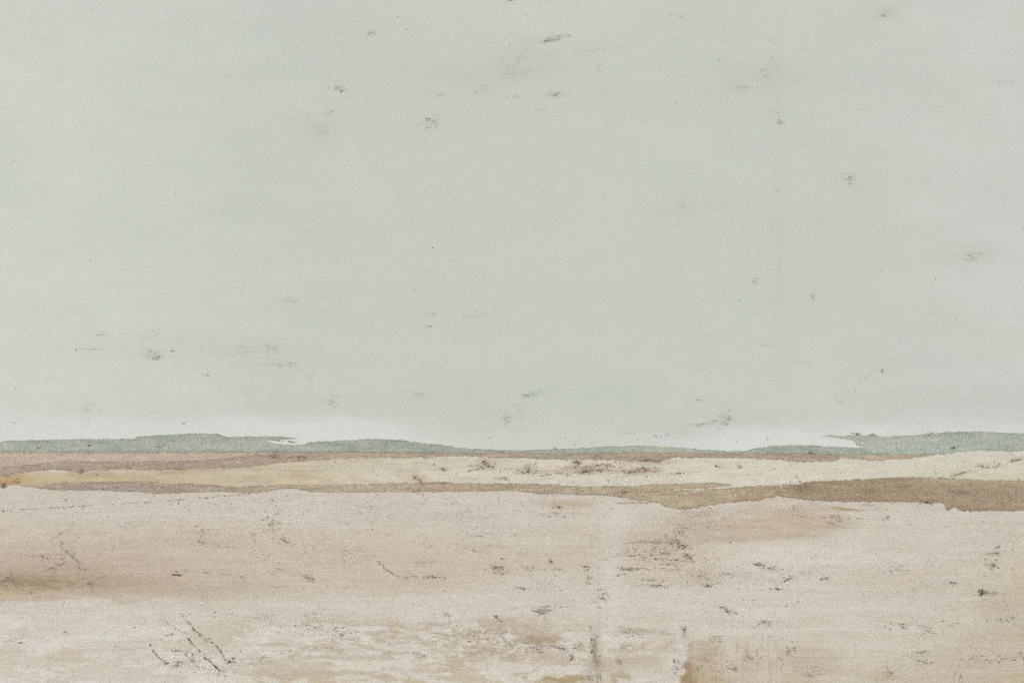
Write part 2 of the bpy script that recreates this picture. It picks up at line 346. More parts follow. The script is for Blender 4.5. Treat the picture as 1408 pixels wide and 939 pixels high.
SAND_TOP = [(-760, 668), (0, 668), (30, 667), (60, 668), (150, 668), (330, 672), (480, 671), (760, 671), (840, 674), (870, 682), (935, 690), (1000, 682), (1100, 676), (1300, 680), (1408, 690), (2168, 690)]

def sand_colour(x, y):
    st1 = fbm(x, y, 95, 4.5, 4, 71); st2 = fbm(x, y, 40, 2.2, 3, 73)
    c = np.zeros((len(x), 3)); c[:] = (205, 196, 182)
    n = fbm(x, y, 120, 40, 4, 75)
    c = lerp3(c, (201, 187, 172), sstep(-.3, .8, n) * 0.35)
    c = lerp3(c, (207, 203, 193), sstep(.1, .9, fbm(x, y, 150, 26, 4, 77)) * 0.5)
    # pink ground at the left and middle
    c = lerp3(c, (200, 186, 169), blob(x, y, 270, 775, 420, 52, .55, .3, 1, 60, 14) * .75)
    c = lerp3(c, (205, 196, 185), blob(x, y, 450, 690, 560, 24, .7, .3, 2, 60, 14) * .6)
    c = lerp3(c, (188, 171, 153), blob(x, y, 20, 786, 230, 38, .8, .4, 3, 40, 9) * .7)
    yb = poly([(0, 804), (60, 803), (120, 804), (200, 808), (330, 812)], x)
    dyb = y - yb - 3 * st1 - 2.5 * fbm(x, y, 14, 6, 4, 95); w = np.exp(-(dyb / np.where(dyb < 0, 17, 9)) ** 2) * (.8 + .5 * fbm(x, y, 9, 2.6, 4, 97)) * poly([(-400, .6), (0, 1), (60, .95), (110, .7), (180, .35), (330, .15), (420, 0)], x)
    c = lerp3(c, (158, 139, 114), w * .95)
    c = lerp3(c, (190, 172, 140), np.exp(-((x - 15) / 60) ** 2 - ((y - 816) / 7) ** 2) * .7)
    # pink tongue right of the curved scratch
    tong = poly([(440, 806), (500, 812), (560, 815), (620, 809), (665, 799), (720, 790), (800, 780), (880, 776)], x)
    tm = sstep(-3, 9, tong - y + 3 * st1 + 3 * fbm(x, y, 24, 8, 3, 79)) * sstep(-20, 30, y - 755) * sstep(470, 530, x) * (1 - sstep(700, 900, x))
    c = lerp3(c, (200, 185, 169), tm * .7)
    # white scraped ground, torn upper edge
    ed = poly([(-760, 826), (0, 826), (40, 824), (70, 821), (105, 824), (125, 818), (150, 820), (165, 828), (180, 826), (230, 822), (300, 823), (380, 820), (480, 814), (560, 819), (620, 813), (670, 803), (730, 792), (800, 784), (880, 790), (960, 800), (2168, 800)], x)
    e = y - ed + 4.5 * fbm(x, y, 20, 7, 4, 81)
    prof = poly([(0, 1), (300, .75), (480, .7), (760, .6), (900, .35), (1100, .2), (1250, 0)], x)
    c = lerp3(c, (206, 199, 186), sstep(-1.5, 5, e) * prof * .85)
    c = lerp3(c, (176, 160, 142), np.exp(-((e + 1.5) / 2.2) ** 2) * (1 - sstep(120, 260, x)) * .35)
    for i, (cx, cy, rx, ry, k) in enumerate([(90, 852, 130, 20, .9), (60, 920, 120, 18, 1.), (180, 912, 70, 16, .9), (560, 908, 46, 13, 1.), (600, 838, 180, 14, .5), (620, 834, 90, 16, .35),
                                  (470, 900, 60, 6, .7), (740, 925, 20, 14, .8), (842, 898, 9, 8, .9), (845, 750, 26, 60, .6), (840, 850, 22, 60, .5), (1075, 764, 190, 17, 1.), (985, 757, 80, 8, .8),
                                  (1060, 830, 180, 22, .4), (1180, 862, 46, 7, .6), (1400, 850, 40, 10, .5), (500, 885, 60, 4, .7), (890, 882, 20, 6, .5), (380, 870, 90, 10, .4)]):
        c = lerp3(c, (211, 205, 194), blob(x, y, cx, cy, rx, ry, .5, .4, 60 + i, 24, 8) * k * .8)
    # broad tan brush stroke, right of the middle
    low = poly([(860, 756), (930, 752), (1000, 745.5), (1080, 741.5), (1150, 738), (1200, 736)], x)
    tp = poly([(860, 735), (930, 705), (990, 700), (1040, 697), (1070, 690), (1200, 690)], x)
    tmsk = sstep(-2, 3, low - y + 1.2 * st2 + 1.4 * fbm(x, y, 16, 5, 3, 87)) * sstep(-10, 26, y - tp + 14 * fbm(x, y, 40, 8, 3, 83)) * sstep(820, 960, x + 40 * st1) * (1 - sstep(1110, 1190, x + 30 * st1 + 12 * st2))
    c = lerp3(c, (188, 172, 151), tmsk * (.75 + .45 * fbm(x, y, 30, 5, 4, 89)).clip(0, 1) * .9)
    c = lerp3(c, (196, 177, 152), tmsk * blob(x, y, 1080, 712, 70, 26, .7, .3, 5) * .35)
    c = lerp3(c, (208, 201, 188), tmsk * sstep(.25, .8, fbm(x, y, 30, 5, 3, 85)) * sstep(950, 1030, 2030 - x) * .5)
    c = lerp3(c, (196, 180, 162), blob(x, y, 905, 760, 110, 34, .8, .3, 6, 40, 9) * .6)
    c = lerp3(c, (190, 170, 148), blob(x, y, 782, 692, 36, 5, .6, .5, 7, 18, 4) * .6)
    # warm, dirtier lower right
    c = lerp3(c, (196, 184, 165), sstep(840, 940, y + 30 * n) * sstep(1000, 1300, x) * .6)
    c = lerp3(c, (187, 174, 152), np.exp(-((x - 1408) / 90) ** 2) * sstep(700, 939, y) * .75)
    c = lerp3(c, (193, 178, 160), blob(x, y, 1376, 832, 34, 13, .5, .4, 8) * .55)
    c = lerp3(c, (206, 180, 145), blob(x, y, 1404, 800, 16, 26, .8, .4, 9) * .3)
    c = lerp3(c, (192, 178, 160), blob(x, y, 1385, 900, 60, 20, .7, .4, 10) * .5)
    # ochre run along the foot
    oc = sstep(0, 9, y - poly([(250, 940), (300, 927), (360, 921), (470, 919), (560, 924), (610, 920), (690, 924), (720, 932), (800, 935), (1000, 940)], x) + 4 * fbm(x, y, 26, 5, 3, 91))
    c = lerp3(c, (192, 177, 148), oc * (.95 + .3 * fbm(x, y, 30, 4, 4, 99)) * poly([(200, 0), (290, .35), (320, .8), (500, .85), (620, .7), (720, .4), (800, .2), (2168, .2)], x))
    c = lerp3(c, (196, 184, 160), sstep(.15, .8, fbm(x, y, 90, 4, 3, 93)) * sstep(872, 885, y) * (1 - sstep(905, 930, y)) * (1 - sstep(480, 640, x)) * .55)
    c = lerp3(c, (198, 186, 164), blob(x, y, 85, 897, 22, 6, .6, .4, 11) * .6)
    c = lerp3(c, (198, 187, 166), blob(x, y, 105, 917, 10, 5, .6, .4, 12) * .7)
    c = lerp3(c, (190, 176, 150), blob(x, y, 330, 905, 80, 5, .6, .5, 13, 26, 4) * .5)
    for i, (cx, cy, rx, ry, cc, k) in enumerate([(505, 865, 20, 8, (186, 172, 152), .9), (544, 868, 10, 12, (194, 176, 144), .75), (470, 866, 9, 7, (188, 172, 152), .7), (455, 861, 70, 10, (196, 185, 166), .6),
                                  (660, 862, 62, 10, (193, 178, 160), .85), (640, 882, 110, 26, (194, 180, 162), .7), (715, 868, 42, 16, (184, 174, 154), .75), (745, 884, 24, 14, (172, 152, 128), .8),
                                  (760, 902, 60, 12, (192, 176, 158), .6), (610, 916, 90, 8, (190, 172, 146), .6), (712, 927, 20, 6, (180, 160, 130), .8), (770, 934, 32, 10, (172, 153, 118), .95), (756, 928, 12, 7, (168, 148, 115), .6),
                                  (852, 931, 14, 9, (180, 166, 140), .85), (872, 868, 30, 4, (188, 172, 152), .6), (905, 886, 26, 6, (194, 172, 152), .55), (865, 900, 46, 14, (194, 180, 160), .6), (838, 893, 24, 9, (198, 182, 160), .5),
                                  (1098, 935, 24, 10, (193, 177, 146), .5), (1214, 928, 26, 12, (191, 175, 147), .45), (1125, 905, 30, 22, (196, 182, 164), .5), (1400, 935, 40, 10, (188, 173, 147), .5), (800, 905, 14, 20, (198, 186, 168), .5)]):
        c = lerp3(c, cc, blob(x, y, cx, cy, rx, ry, .35, .45, 100 + i, 16, 6) * k)
    # worn paint: ragged off-white flakes with tan plaster showing between them
    fl = fbm(x + 20 * fbm(x, y, 40, 16, 2, 515), y + 6 * fbm(x, y, 44, 18, 2, 517), 100, 18, 5, 501, .6); fl2 = fbm(x + 14 * fbm(x, y, 30, 14, 2, 511), y + 5 * fbm(x, y, 36, 16, 2, 513), 58, 12, 5, 507, .6)
    zone = sstep(832, 868, y + 8 * fl2) * poly([(-760, .9), (0, .9), (700, 1), (900, .8), (1000, .25), (1300, .2), (1408, .3)], x)
    c = lerp3(c, (194, 180, 160), zone * sstep(.08, .26, -fl) * poly([(0, .2), (220, .35), (380, .65), (800, .75), (1408, .4)], x))
    c = lerp3(c, (215, 210, 200), zone * sstep(.03, .17, fl2 + .25 * fl) * .75)
    c = lerp3(c, (176, 160, 139), zone * np.exp(-((fl2 + .25 * fl - .055) / .022) ** 2) * poly([(0, .1), (300, .2), (420, .42), (880, .42), (1408, .2)], x))
    # blistered paint: pale scales with brown cracks between them
    wy = worley(x + 16 * fbm(x, y, 26, 9, 3, 111), y + 5 * fbm(x, y, 22, 9, 3, 113), 21, 6, 5) * (1.0 + .7 * fbm(x, y, 40, 14, 2, 117))
    wm = blob(x, y, 672, 885, 78, 22, .5, .3, 30)
    c = lerp3(c, (213, 207, 196), wm * sstep(.2, .5, wy) * .8)
    c = lerp3(c, (166, 150, 130), wm * (1 - sstep(.02, .2, wy)) * .55)
    wy2 = worley(x + 30 * fbm(x, y, 50, 12, 3, 115), y + 4 * fbm(x, y, 30, 9, 3, 119), 54, 7, 9)
    wm2 = blob(x, y, 480, 884, 150, 26, .6, .4, 31)
    c = lerp3(c, (212, 206, 195), wm2 * sstep(.15, .5, wy2) * .7)
    c = lerp3(c, (186, 171, 152), wm2 * (1 - sstep(.02, .1, wy2)) * .5)
    # brown scrubbed patch with a slanting left edge
    le = poly([(870, 952), (885, 946), (912, 941), (940, 935), (1114, 905)], y)
    vs = fbm(x, y, 3.2, 46, 3, 121)
    ptop = 882 + 7 * fbm(x, y, 14, 10, 3, 123) + 6 * vs + sstep(990, 1030, x) * 14 - sstep(1060, 1100, x) * 10
    le = le + 5 * fbm(x, y, 12, 9, 4, 135)
    pm = (1 - sstep(985, 1040, y)) * sstep(-3, 5, x - le + 3 * fbm(x, y, 6, 5, 3, 125)) * sstep(-5, 8, y - ptop) * (1 - sstep(975, 1015, x + 9 * vs))
    pm = pm * (.9 + .4 * vs + .25 * fbm(x, y, 9, 5, 3, 129)).clip(0, 1)
    c = lerp3(c, (184, 166, 141), pm * .8)
    c = lerp3(c, (184, 165, 130), pm * sstep(915, 935, y + 3 * vs) * .7)
    dk = (1 - sstep(985, 1040, y)) * sstep(-2.5, 4, x - le + 3 * fbm(x, y, 6, 5, 3, 127)) * (1 - sstep(949, 958, x + 5 * vs + (y - 920) * -.3)) * sstep(905, 915, y + 4 * vs)
    c = lerp3(c, (152, 127, 97), dk * (.75 + .5 * vs).clip(0, 1) * .8)
    pm2 = sstep(1000, 1020, x + 8 * vs) * (1 - sstep(1110, 1160, x + 14 * vs)) * sstep(874, 905, y + 9 * vs)
    c = lerp3(c, (193, 179, 160), pm2 * (.55 + .5 * vs))
    # stain down the panel joint, and the paler strip beside it
    jt = 819 + 2 * fbm(y, y * 0, 30, 1, 2, 131)
    c = lerp3(c, (212, 206, 196), np.exp(-((x - 840) / 15) ** 2) * sstep(690, 740, y) * (1 - sstep(870, 915, y)) * .45)
    c = lerp3(c, (168, 156, 136), np.exp(-((x - jt) / 5.0) ** 2) * sstep(852, 885, y + 8 * vs) * (.6 + .45 * fbm(x, y, 9, 14, 3, 133)))
    c = lerp3(c, (186, 172, 152), np.exp(-((x - jt) / 12) ** 2) * sstep(862, 900, y + 8 * vs) * .35)
    c = lerp3(c, (191, 182, 170), np.exp(-((x - 823) / 1.6) ** 2) * sstep(690, 720, y) * .35)
    # brush streaks everywhere
    c = c + (st1 * 3.0 + st2 * 2.6 + fbm(x, y, 120, 1.9, 2, 143) * 1.6 + fbm(x, y, 7, 5, 3, 141) * 2.0)[:, None] * np.array([.9, 1.0, 1.1])
    c = c + (vs * 1.6 * sstep(830, 930, y))[:, None]
    c = lerp3(c, (112, 99, 88), smudge(x, y, SAND_MARKS, 0.12))
    return c

def cream_colour(x, y, v):
    st = fbm(x, y, 80, 3.0, 4, 151); n = fbm(x, y, 40, 8, 3, 153)
    c = np.zeros((len(x), 3)); c[:] = (211, 204, 188)
    c = lerp3(c, (200, 188, 163), (1 - sstep(330, 640, x + 30 * n)) * .95)
    c = lerp3(c, (184, 168, 142), (1 - sstep(330, 560, x)) * sstep(-.1, .6, st) * .6)
    c = lerp3(c, (178, 160, 138), (1 - sstep(300, 520, x)) * sstep(.1, .8, fbm(x, y, 60, 3.5, 4, 157)) * (1 - sstep(652, 662, y)) * .85)
    c = lerp3(c, (185, 168, 146), sstep(.15, .7, fbm(x, y, 70, 3, 4, 159)) * (1 - sstep(500, 760, x)) * .75)
    c = lerp3(c, (196, 181, 160), sstep(.2, .8, fbm(x, y, 50, 3, 4, 155)) * sstep(560, 680, x) * (1 - sstep(960, 1060, x)) * .7)
    c = lerp3(c, (199, 181, 143), (1 - sstep(120, 420, x)) * np.exp(-((y - 659) / 4.5) ** 2) * .7)
    c = lerp3(c, (202, 196, 173), np.exp(-((y - 636) / 9) ** 2) * sstep(330, 430, x) * (1 - sstep(560, 760, x)) * .6)
    c = lerp3(c, (178, 140, 98), np.exp(-((x - 4) / 17) ** 2 - ((y - 664) / 5.5) ** 2) * .85)
    c = lerp3(c, (190, 160, 115), np.exp(-((x - 20) / 26) ** 2 - ((y - 658) / 7) ** 2) * .5)
    c = lerp3(c, (214, 200, 165), sstep(.35, .9, st) * (1 - sstep(350, 600, x)) * .6)
    c = lerp3(c, (220, 214, 196), np.exp(-((y - 646.5) / 1.2) ** 2) * np.exp(-((x - 80) / 24) ** 2) * .9)
    c = lerp3(c, (200, 172, 128), np.exp(-((x - 576) / 16) ** 2 - ((y - 659) / 4) ** 2) * .5)
    c = lerp3(c, (190, 173, 152), blob(x, y, 808, 645, 48, 6, .5, .5, 32, 20, 4) * .8)
    c = lerp3(c, (188, 170, 152), blob(x, y, 880, 647, 34, 5, .5, .5, 33, 20, 4) * .8)
    c = lerp3(c, (190, 174, 152), blob(x, y, 668, 639, 24, 6, .7, .5, 34, 20, 4) * .55)
    c = lerp3(c, (192, 178, 158), blob(x, y, 729, 646, 24, 5, .7, .5, 35, 20, 4) * .6)
    c = lerp3(c, (194, 180, 160), blob(x, y, 900, 635, 40, 3.5, .6, .5, 36, 20, 4) * .6)
    c = lerp3(c, (214, 207, 192), sstep(640, 660, y) * sstep(700, 800, x) * (1 - sstep(1230, 1260, x)) * .6)
    c = lerp3(c, (200, 186, 166), np.exp(-((y - 629) / 4) ** 2) * sstep(1340, 1400, x) * .6)
    c = lerp3(c, (201, 197, 166), sstep(645, 654, y + 2 * st) * sstep(1190, 1290, x) * .85)
    c = lerp3(c, (205, 203, 184), sstep(1230, 1290, x) * .4)
    c = c + (st * 2.4 + n * 1.5)[:, None]
    c = lerp3(c, (120, 104, 90), smudge(x, y, FIELD_MARKS, 0.25))
    c = c + (fbm(x, y, 26, 2.4, 4, 461) * 5 + fbm(x, y, 6, 3, 3, 463) * 3)[:, None]
    return c

def hill_colour(x, y, v):
    g = fbm(x, y, 26, 6, 4, 161)
    c = np.zeros((len(x), 3)); c[:] = (160, 167, 153)
    c = lerp3(c, (152, 160, 149), np.exp(-((x - 400) / 130) ** 2) * .7)
    c = lerp3(c, (168, 176, 162), (1 - sstep(40, 170, x)) * .7)
    c = lerp3(c, (155, 163, 147), np.exp(-((x - 545) / 60) ** 2) * .6)
    c = lerp3(c, (150, 152, 138), np.exp(-((x - 690) / 60) ** 2) * .8)
    c = lerp3(c, (165, 173, 153), np.exp(-((x - 900) / 60) ** 2) * .8)
    c = lerp3(c, (146, 154, 143), np.exp(-(v / .14) ** 2) * .45)
    c = lerp3(c, (174, 178, 162), sstep(.1, .9, g) * .5)
    c = lerp3(c, (146, 156, 149), sstep(.1, .9, -g) * .45)
    c = lerp3(c, (168, 162, 144), sstep(.8, 1.0, v) * .5)
    c = lerp3(c, (110, 116, 106), smudge(x, y, FIELD_MARKS, 0.2))
    c = lerp3(c, (184, 183, 171), sstep(-.2, .6, fbm(x, y, 55, 9, 4, 471)) * .55 + .12)
    c = lerp3(c, (146, 151, 140), np.exp(-(v / .16) ** 2) * .4 * (.6 + .6 * fbm(x, y, 20, 8, 2, 473)).clip(0, 1))
    c = c + (fbm(x, y, 22, 2.6, 4, 401) * 6 + fbm(x, y, 5, 3, 3, 404) * 5)[:, None]
    return c

def hill_right_colour(x, y, v):
    g = fbm(x, y, 20, 6, 4, 171)
    c = np.zeros((len(x), 3)); c[:] = (168, 175, 160)
    c = lerp3(c, (180, 186, 172), (1 - sstep(1190, 1260, x)) * .7)
    c = lerp3(c, (176, 187, 177), blob(x, y, 1268, 614, 62, 9, .8, .3, 41) * .55)
    c = lerp3(c, (190, 194, 182), sstep(.8, 1.0, v) * np.exp(-((x - 1270) / 60) ** 2) * .7)
    c = lerp3(c, (152, 164, 150), np.exp(-(v / .12) ** 2) * .5)
    c = lerp3(c, (180, 182, 162), sstep(.1, .9, g) * .6)
    c = lerp3(c, (154, 166, 152), sstep(.1, .9, -g) * .6)
    c = lerp3(c, (110, 116, 106), smudge(x, y, FIELD_MARKS, 0.2))
    c = lerp3(c, (184, 183, 171), sstep(-.2, .6, fbm(x, y, 55, 9, 4, 471)) * .55 + .12)
    c = lerp3(c, (146, 151, 140), np.exp(-(v / .16) ** 2) * .4 * (.6 + .6 * fbm(x, y, 20, 8, 2, 473)).clip(0, 1))
    c = c + (fbm(x, y, 22, 2.6, 4, 411) * 6 + fbm(x, y, 5, 3, 3, 414) * 5)[:, None]
    return c

def pink_field_colour(x, y, v):
    g = fbm(x, y, 40, 5, 4, 181)
    c = np.zeros((len(x), 3)); c[:] = (191, 175, 158)
    c = lerp3(c, (183, 166, 148), sstep(150, 420, x) * .7)
    c = lerp3(c, (198, 183, 162), sstep(0, .8, g) * .5)
    c = lerp3(c, (192, 180, 156), sstep(300, 420, x) * sstep(628, 640, y) * .6)
    c = c + (fbm(x, y, 22, 2.6, 4, 421) * 6 + fbm(x, y, 5, 3, 3, 424) * 5)[:, None]
    return c

def brown_field_colour(x, y, v):
    g = fbm(x, y, 40, 4, 4, 191)
    c = np.zeros((len(x), 3)); c[:] = (170, 154, 138)
    c = lerp3(c, (180, 163, 144), sstep(300, 420, x) * (1 - sstep(700, 760, x)) * .8)
    c = lerp3(c, (172, 158, 138), sstep(700, 760, x) * (1 - sstep(900, 940, x)) * .8)
    c = lerp3(c, (176, 157, 139), sstep(1000, 1060, x) * .9)
    c = lerp3(c, (193, 178, 152), sstep(1150, 1160, x) * .9)
    c = lerp3(c, (182, 166, 142), sstep(0, .8, g) * .55)
    c = lerp3(c, (154, 136, 120), sstep(0.1, .9, -g) * .45)
    c = lerp3(c, (110, 92, 78), smudge(x, y, FIELD_MARKS, 0.25))
    c = c + (fbm(x, y, 22, 2.6, 4, 431) * 6 + fbm(x, y, 5, 3, 3, 434) * 5)[:, None]
    return c

def tan_colour(x, y, v):
    g = fbm(x, y, 36, 4, 4, 201)
    c = np.zeros((len(x), 3)); c[:] = (168, 153, 138)
    c = lerp3(c, (183, 168, 146), sstep(200, 480, x) * .85)
    c = lerp3(c, (175, 156, 130), sstep(540, 640, x) * (1 - sstep(700, 800, x)) * .5)
    c = lerp3(c, (183, 168, 142), sstep(760, 900, x) * .8)
    c = lerp3(c, (194, 178, 152), sstep(.1, .8, g) * .5)
    c = lerp3(c, (158, 140, 120), sstep(.1, .9, -g) * .5)
    c = lerp3(c, (158, 138, 120), (np.exp(-(v / .1) ** 2) + np.exp(-((1 - v) / .1) ** 2)) * .35)
    c = lerp3(c, (110, 92, 78), smudge(x, y, FIELD_MARKS, 0.25))
    c = c + (fbm(x, y, 22, 2.6, 4, 441) * 6 + fbm(x, y, 5, 3, 3, 444) * 5)[:, None]
    return c

def dark_colour(x, y, v):
    g = fbm(x, y, 46, 4, 4, 211); g2 = fbm(x, y, 16, 8, 3, 213)
    c = np.zeros((len(x), 3)); c[:] = (181, 167, 142)
    c = lerp3(c, (186, 178, 142), np.exp(-((x - 935) / 34) ** 2) * sstep(.4, .9, v) * .9)
    c = lerp3(c, (173, 154, 130), sstep(985, 1040, x) * .85)
    c = lerp3(c, (160, 142, 119), sstep(1085, 1110, x) * .95)
    c = lerp3(c, (166, 148, 127), sstep(1180, 1330, x) * .7)
    c = lerp3(c, (142, 122, 98), np.exp(-((x - 1102) / 14) ** 2) * .7)
    c = lerp3(c, (150, 128, 98), np.exp(-((x - 1035) / 26) ** 2) * sstep(.55, .95, v) * .6)
    c = lerp3(c, (176, 158, 132), sstep(.05, .8, g) * .55)
    c = lerp3(c, (150, 129, 108), sstep(.05, .9, -g) * .5)
    c = lerp3(c, (150, 132, 106), np.exp(-((1 - v) / .12) ** 2) * .4)
    c = lerp3(c, (188, 180, 148), np.exp(-(v / .14) ** 2) * sstep(1225, 1320, x) * .8)
    c = lerp3(c, (110, 92, 78), smudge(x, y, FIELD_MARKS + SAND_MARKS[70:74], 0.25))
    c = c + (fbm(x, y, 22, 2.6, 4, 451) * 6 + fbm(x, y, 5, 3, 3, 454) * 5)[:, None]
    return c + (g2 * 2)[:, None]

# ------------------------------------------------------------------ build: the painted wall
mural = bpy.data.objects.new('landscape_mural', None); col.objects.link(mural)
mural.empty_display_size = 0.3
mural['label'] = 'weathered mural of an empty landscape: grey green sky, teal hills, brown fields, pinkish sand'
mural['category'] = 'mural'

wx = lambda p: (p - X0) * S
wz = lambda p: (Y0 - p) * S
box_obj('wall_body', wx(WX0) - 0.0, wx(WX1), 0.0, 0.28, 0.0, wz(WY0), M_WALL, mural)

D = 0.0001
def lattice(name, ys, bottom_fn, depth, mat, colour, label):
    xs = XS_FINE
    PX = np.broadcast_to(xs, (len(ys), len(xs))).copy()
    PY = np.broadcast_to(ys[:, None], PX.shape).copy()
    if bottom_fn is not None: PY = np.maximum(PY, bottom_fn(PX))
    x, y = PX.ravel(), PY.ravel()
    q = grid_faces(len(ys), len(xs))
    return make_mesh(name, world(x, y, depth), q.ravel(), np.arange(len(q)) * 4, mat, mural, {'paint': lin(colour(x, y)) * ALB}, label)

sky = lattice('sky_wash', axis(WY0, 628, -40, 628, 1.6, 6), None, D, M_SKY, sky_colour, 'pale grey green painted sky with faint scuffs')
cream = film('cream_band', [(-760, 617), (560, 617), (620, 620.5), (800, 620.5), (950, 620), (1020, 622), (1090, 619), (1240, 619), (2168, 617)], [(-760, 700), (2168, 706)], 2 * D, M_CREAM, mural, cream_colour, rows=40, soft=(1, 1), jit=0.3, seed=5,
             label='ochre to cream strip of paint between the brown bands')
sand = lattice('sand_wash', axis(664, 1112, 664, 975, 1.3, 5), lambda X: poly(SAND_TOP, X), 3 * D, M_SAND, sand_colour, 'pinkish white painted foreground, scraped and stained')

film('field_band', [(-760, 619), (0, 619), (500, 620)], [(-760, 641), (0, 642), (40, 641), (120, 638), (400, 634), (450, 630), (500, 624)], 4 * D, M_FIELD, mural, pink_field_colour,
     x_range=(WX0, 500), rows=14, soft=(1, 4), end_soft=(0, 90), seed=7, label='light pinkish brown band under the teal hills')
brown = film('field_band', [(-760, 643), (0, 642.5), (22, 641.5), (40, 639), (62, 636), (85, 634.5), (150, 634), (250, 633), (330, 629), (400, 624), (460, 620), (600, 619.5), (650, 619), (740, 619), (900, 619.5), (1060, 620.5), (1130, 621), (1160, 621), (1300, 621)],
     [(-760, 654), (0, 654), (28, 650), (48, 646.5), (70, 645.5), (92, 646), (112, 649), (128, 646), (200, 645), (250, 645), (330, 642.5), (380, 637), (430, 633.5), (464, 631), (500, 628.5), (560, 630), (600, 629), (640, 626.5), (680, 629),
      (760, 631), (860, 633.5), (905, 634.5), (930, 629), (1000, 629), (1060, 630.5), (1085, 634), (1130, 635.8), (1151, 633), (1158, 628.5), (1180, 631), (1205, 633), (1240, 632), (1258, 629), (1300, 625)],
     5 * D, M_FIELD, mural, brown_field_colour, x_range=(WX0, 1300), rows=18, soft=(3.5, 5.5), body=.9, end_soft=(0, 60), jit=.9, seed=9, label='dark brown band thinning out towards the right')

hill = film('hill_band', [(-760, 612), (0, 607), (34, 604.8), (92, 604), (130, 603.6), (184, 602.6), (190, 600.2), (220, 597.6), (262, 596), (300, 596.6), (306, 599), (314, 600.3), (340, 600.3), (358, 600.3), (362, 605), (375, 609), (390, 611), (405, 611),
      (418, 610), (426, 608), (440, 606.3), (464, 605.5), (480, 604.4), (505, 603.5), (550, 604.5), (580, 608), (605, 611), (622, 612.5), (628, 615.5), (650, 617), (690, 618.6), (740, 618.3), (790, 616), (830, 613.4), (870, 612.6), (905, 613), (944, 615.5), (1000, 619.5), (1024, 620),
      (1034, 616.5), (1060, 612.5), (1100, 611), (1130, 612.5), (1165, 614.5), (1220, 616), (1260, 620)],
     [(-760, 622), (0, 621.5), (60, 622), (100, 622.8), (300, 622.5), (464, 622.5), (600, 623.3), (650, 623), (690, 622), (740, 623), (850, 622.5), (944, 622.5), (1000, 623.2), (1060, 624.3), (1160, 626), (1260, 624)],
     6 * D, M_HILL, mural, hill_colour, x_range=(WX0, 1260), rows=18, soft=(2.4, 6), end_soft=(0, 60), jit=.6, seed=13, body=.78, label='long grey teal hill running along the skyline')
film('hill_band', [(330, 600.3), (364, 599.6), (372, 600), (385, 599.8), (400, 601), (414, 602.6)], [(330, 604.5), (362, 604.3), (378, 604.6), (392, 604), (404, 603.4), (414, 603.6)], 7 * D, M_HILL, mural, hill_colour,
     x_range=(330, 414), rows=6, soft=(.8, .8), end_soft=(18, 14), jit=.25, seed=15, label='thin grey green stroke over a white sliver')
film('hill_band', [(1112, 597.8), (1135, 597.3), (1150, 599), (1160, 599.4), (1172, 597.6), (1182, 596.8), (1189, 598.6), (1200, 597.4), (1214, 599.8), (1250, 598), (1272, 596.2), (1280, 597), (1300, 593.6), (1330, 592.8), (1360, 593.6), (1408, 595.5), (2168, 604)],
     [(1112, 598.6), (1150, 601.2), (1160, 602.6), (1167, 604), (1174, 606.5), (1177, 612), (1186, 614), (1191, 623), (1200, 624), (1260, 625.4), (1300, 624), (1335, 619.6), (1360, 620), (1396, 621.3), (1408, 619), (2168, 618)],
     7 * D, M_HILL, mural, hill_right_colour, x_range=(1112, WX1), rows=20, soft=(2.4, 5), end_soft=(44, 0), jit=.55, seed=17, body=.74, label='pale green hill rising at the right')

tan = film('soil_strip', [(20, 667.5), (60, 664.8), (120, 661.8), (150, 661), (200, 661.6), (235, 663.5), (260, 664), (300, 667), (330, 669), (360, 668), (400, 666), (464, 666.3), (500, 664.8), (560, 663.3), (590, 663.2), (640, 664), (700, 663.6), (740, 664.5), (770, 664.8), (776, 667.2),
      (840, 668), (868, 667.4), (900, 665.2), (930, 663.8), (985, 663.6), (1000, 665.4), (1012, 666.8)],
     [(20, 668.2), (45, 669.5), (62, 672.3), (80, 673.8), (150, 674.4), (190, 676), (210, 678.4), (240, 678), (300, 676.5), (345, 678), (372, 675), (385, 672), (405, 671.5), (430, 676), (464, 677), (560, 676.3), (600, 675.5), (660, 675.8), (700, 675), (740, 678.5), (830, 681), (852, 683.5), (880, 684),
      (900, 677), (920, 672.8), (950, 671.8), (974, 671), (994, 668.4), (1012, 667.2)],
     8 * D, M_FIELD, mural, tan_colour, x_range=(20, 1012), rows=20, soft=(4.5, 4.2), body=.8, end_soft=(14, 14), jit=.6, seed=19, label='narrow tan brown strip across the middle')
dark = film('soil_strip', [(838, 676), (862, 675), (900, 674.2), (930, 673), (958, 672.6), (987, 671.2), (1008, 669.4), (1029, 667.4), (1060, 666.6), (1086, 666), (1098, 664.6), (1107, 662.6), (1119, 661), (1150, 660), (1190, 658.6), (1215, 656), (1230, 655), (1262, 655.4), (1300, 657), (1340, 658.5), (1408, 659.5), (2168, 655)],
     [(838, 681), (852, 684), (866, 686.4), (879, 688.4), (907, 692), (914, 696), (926, 699), (940, 701), (958, 697.5), (987, 693), (1010, 690), (1044, 688), (1053, 684.4), (1072, 682.6), (1093, 684.8), (1108, 687), (1130, 688.6), (1150, 690), (1232, 689.6), (1270, 690.6), (1297, 691), (1301, 701.2), (1306, 701.6), (1312, 696.5), (1318, 701.8), (1340, 702.4), (1408, 702.4), (2168, 700)],
     9 * D, M_FIELD, mural, dark_colour, x_range=(838, WX1), rows=28, soft=(5.5, 5.0), body=.8, end_soft=(20, 0), jit=.6, seed=23, label='broad darker brown strip at the right')
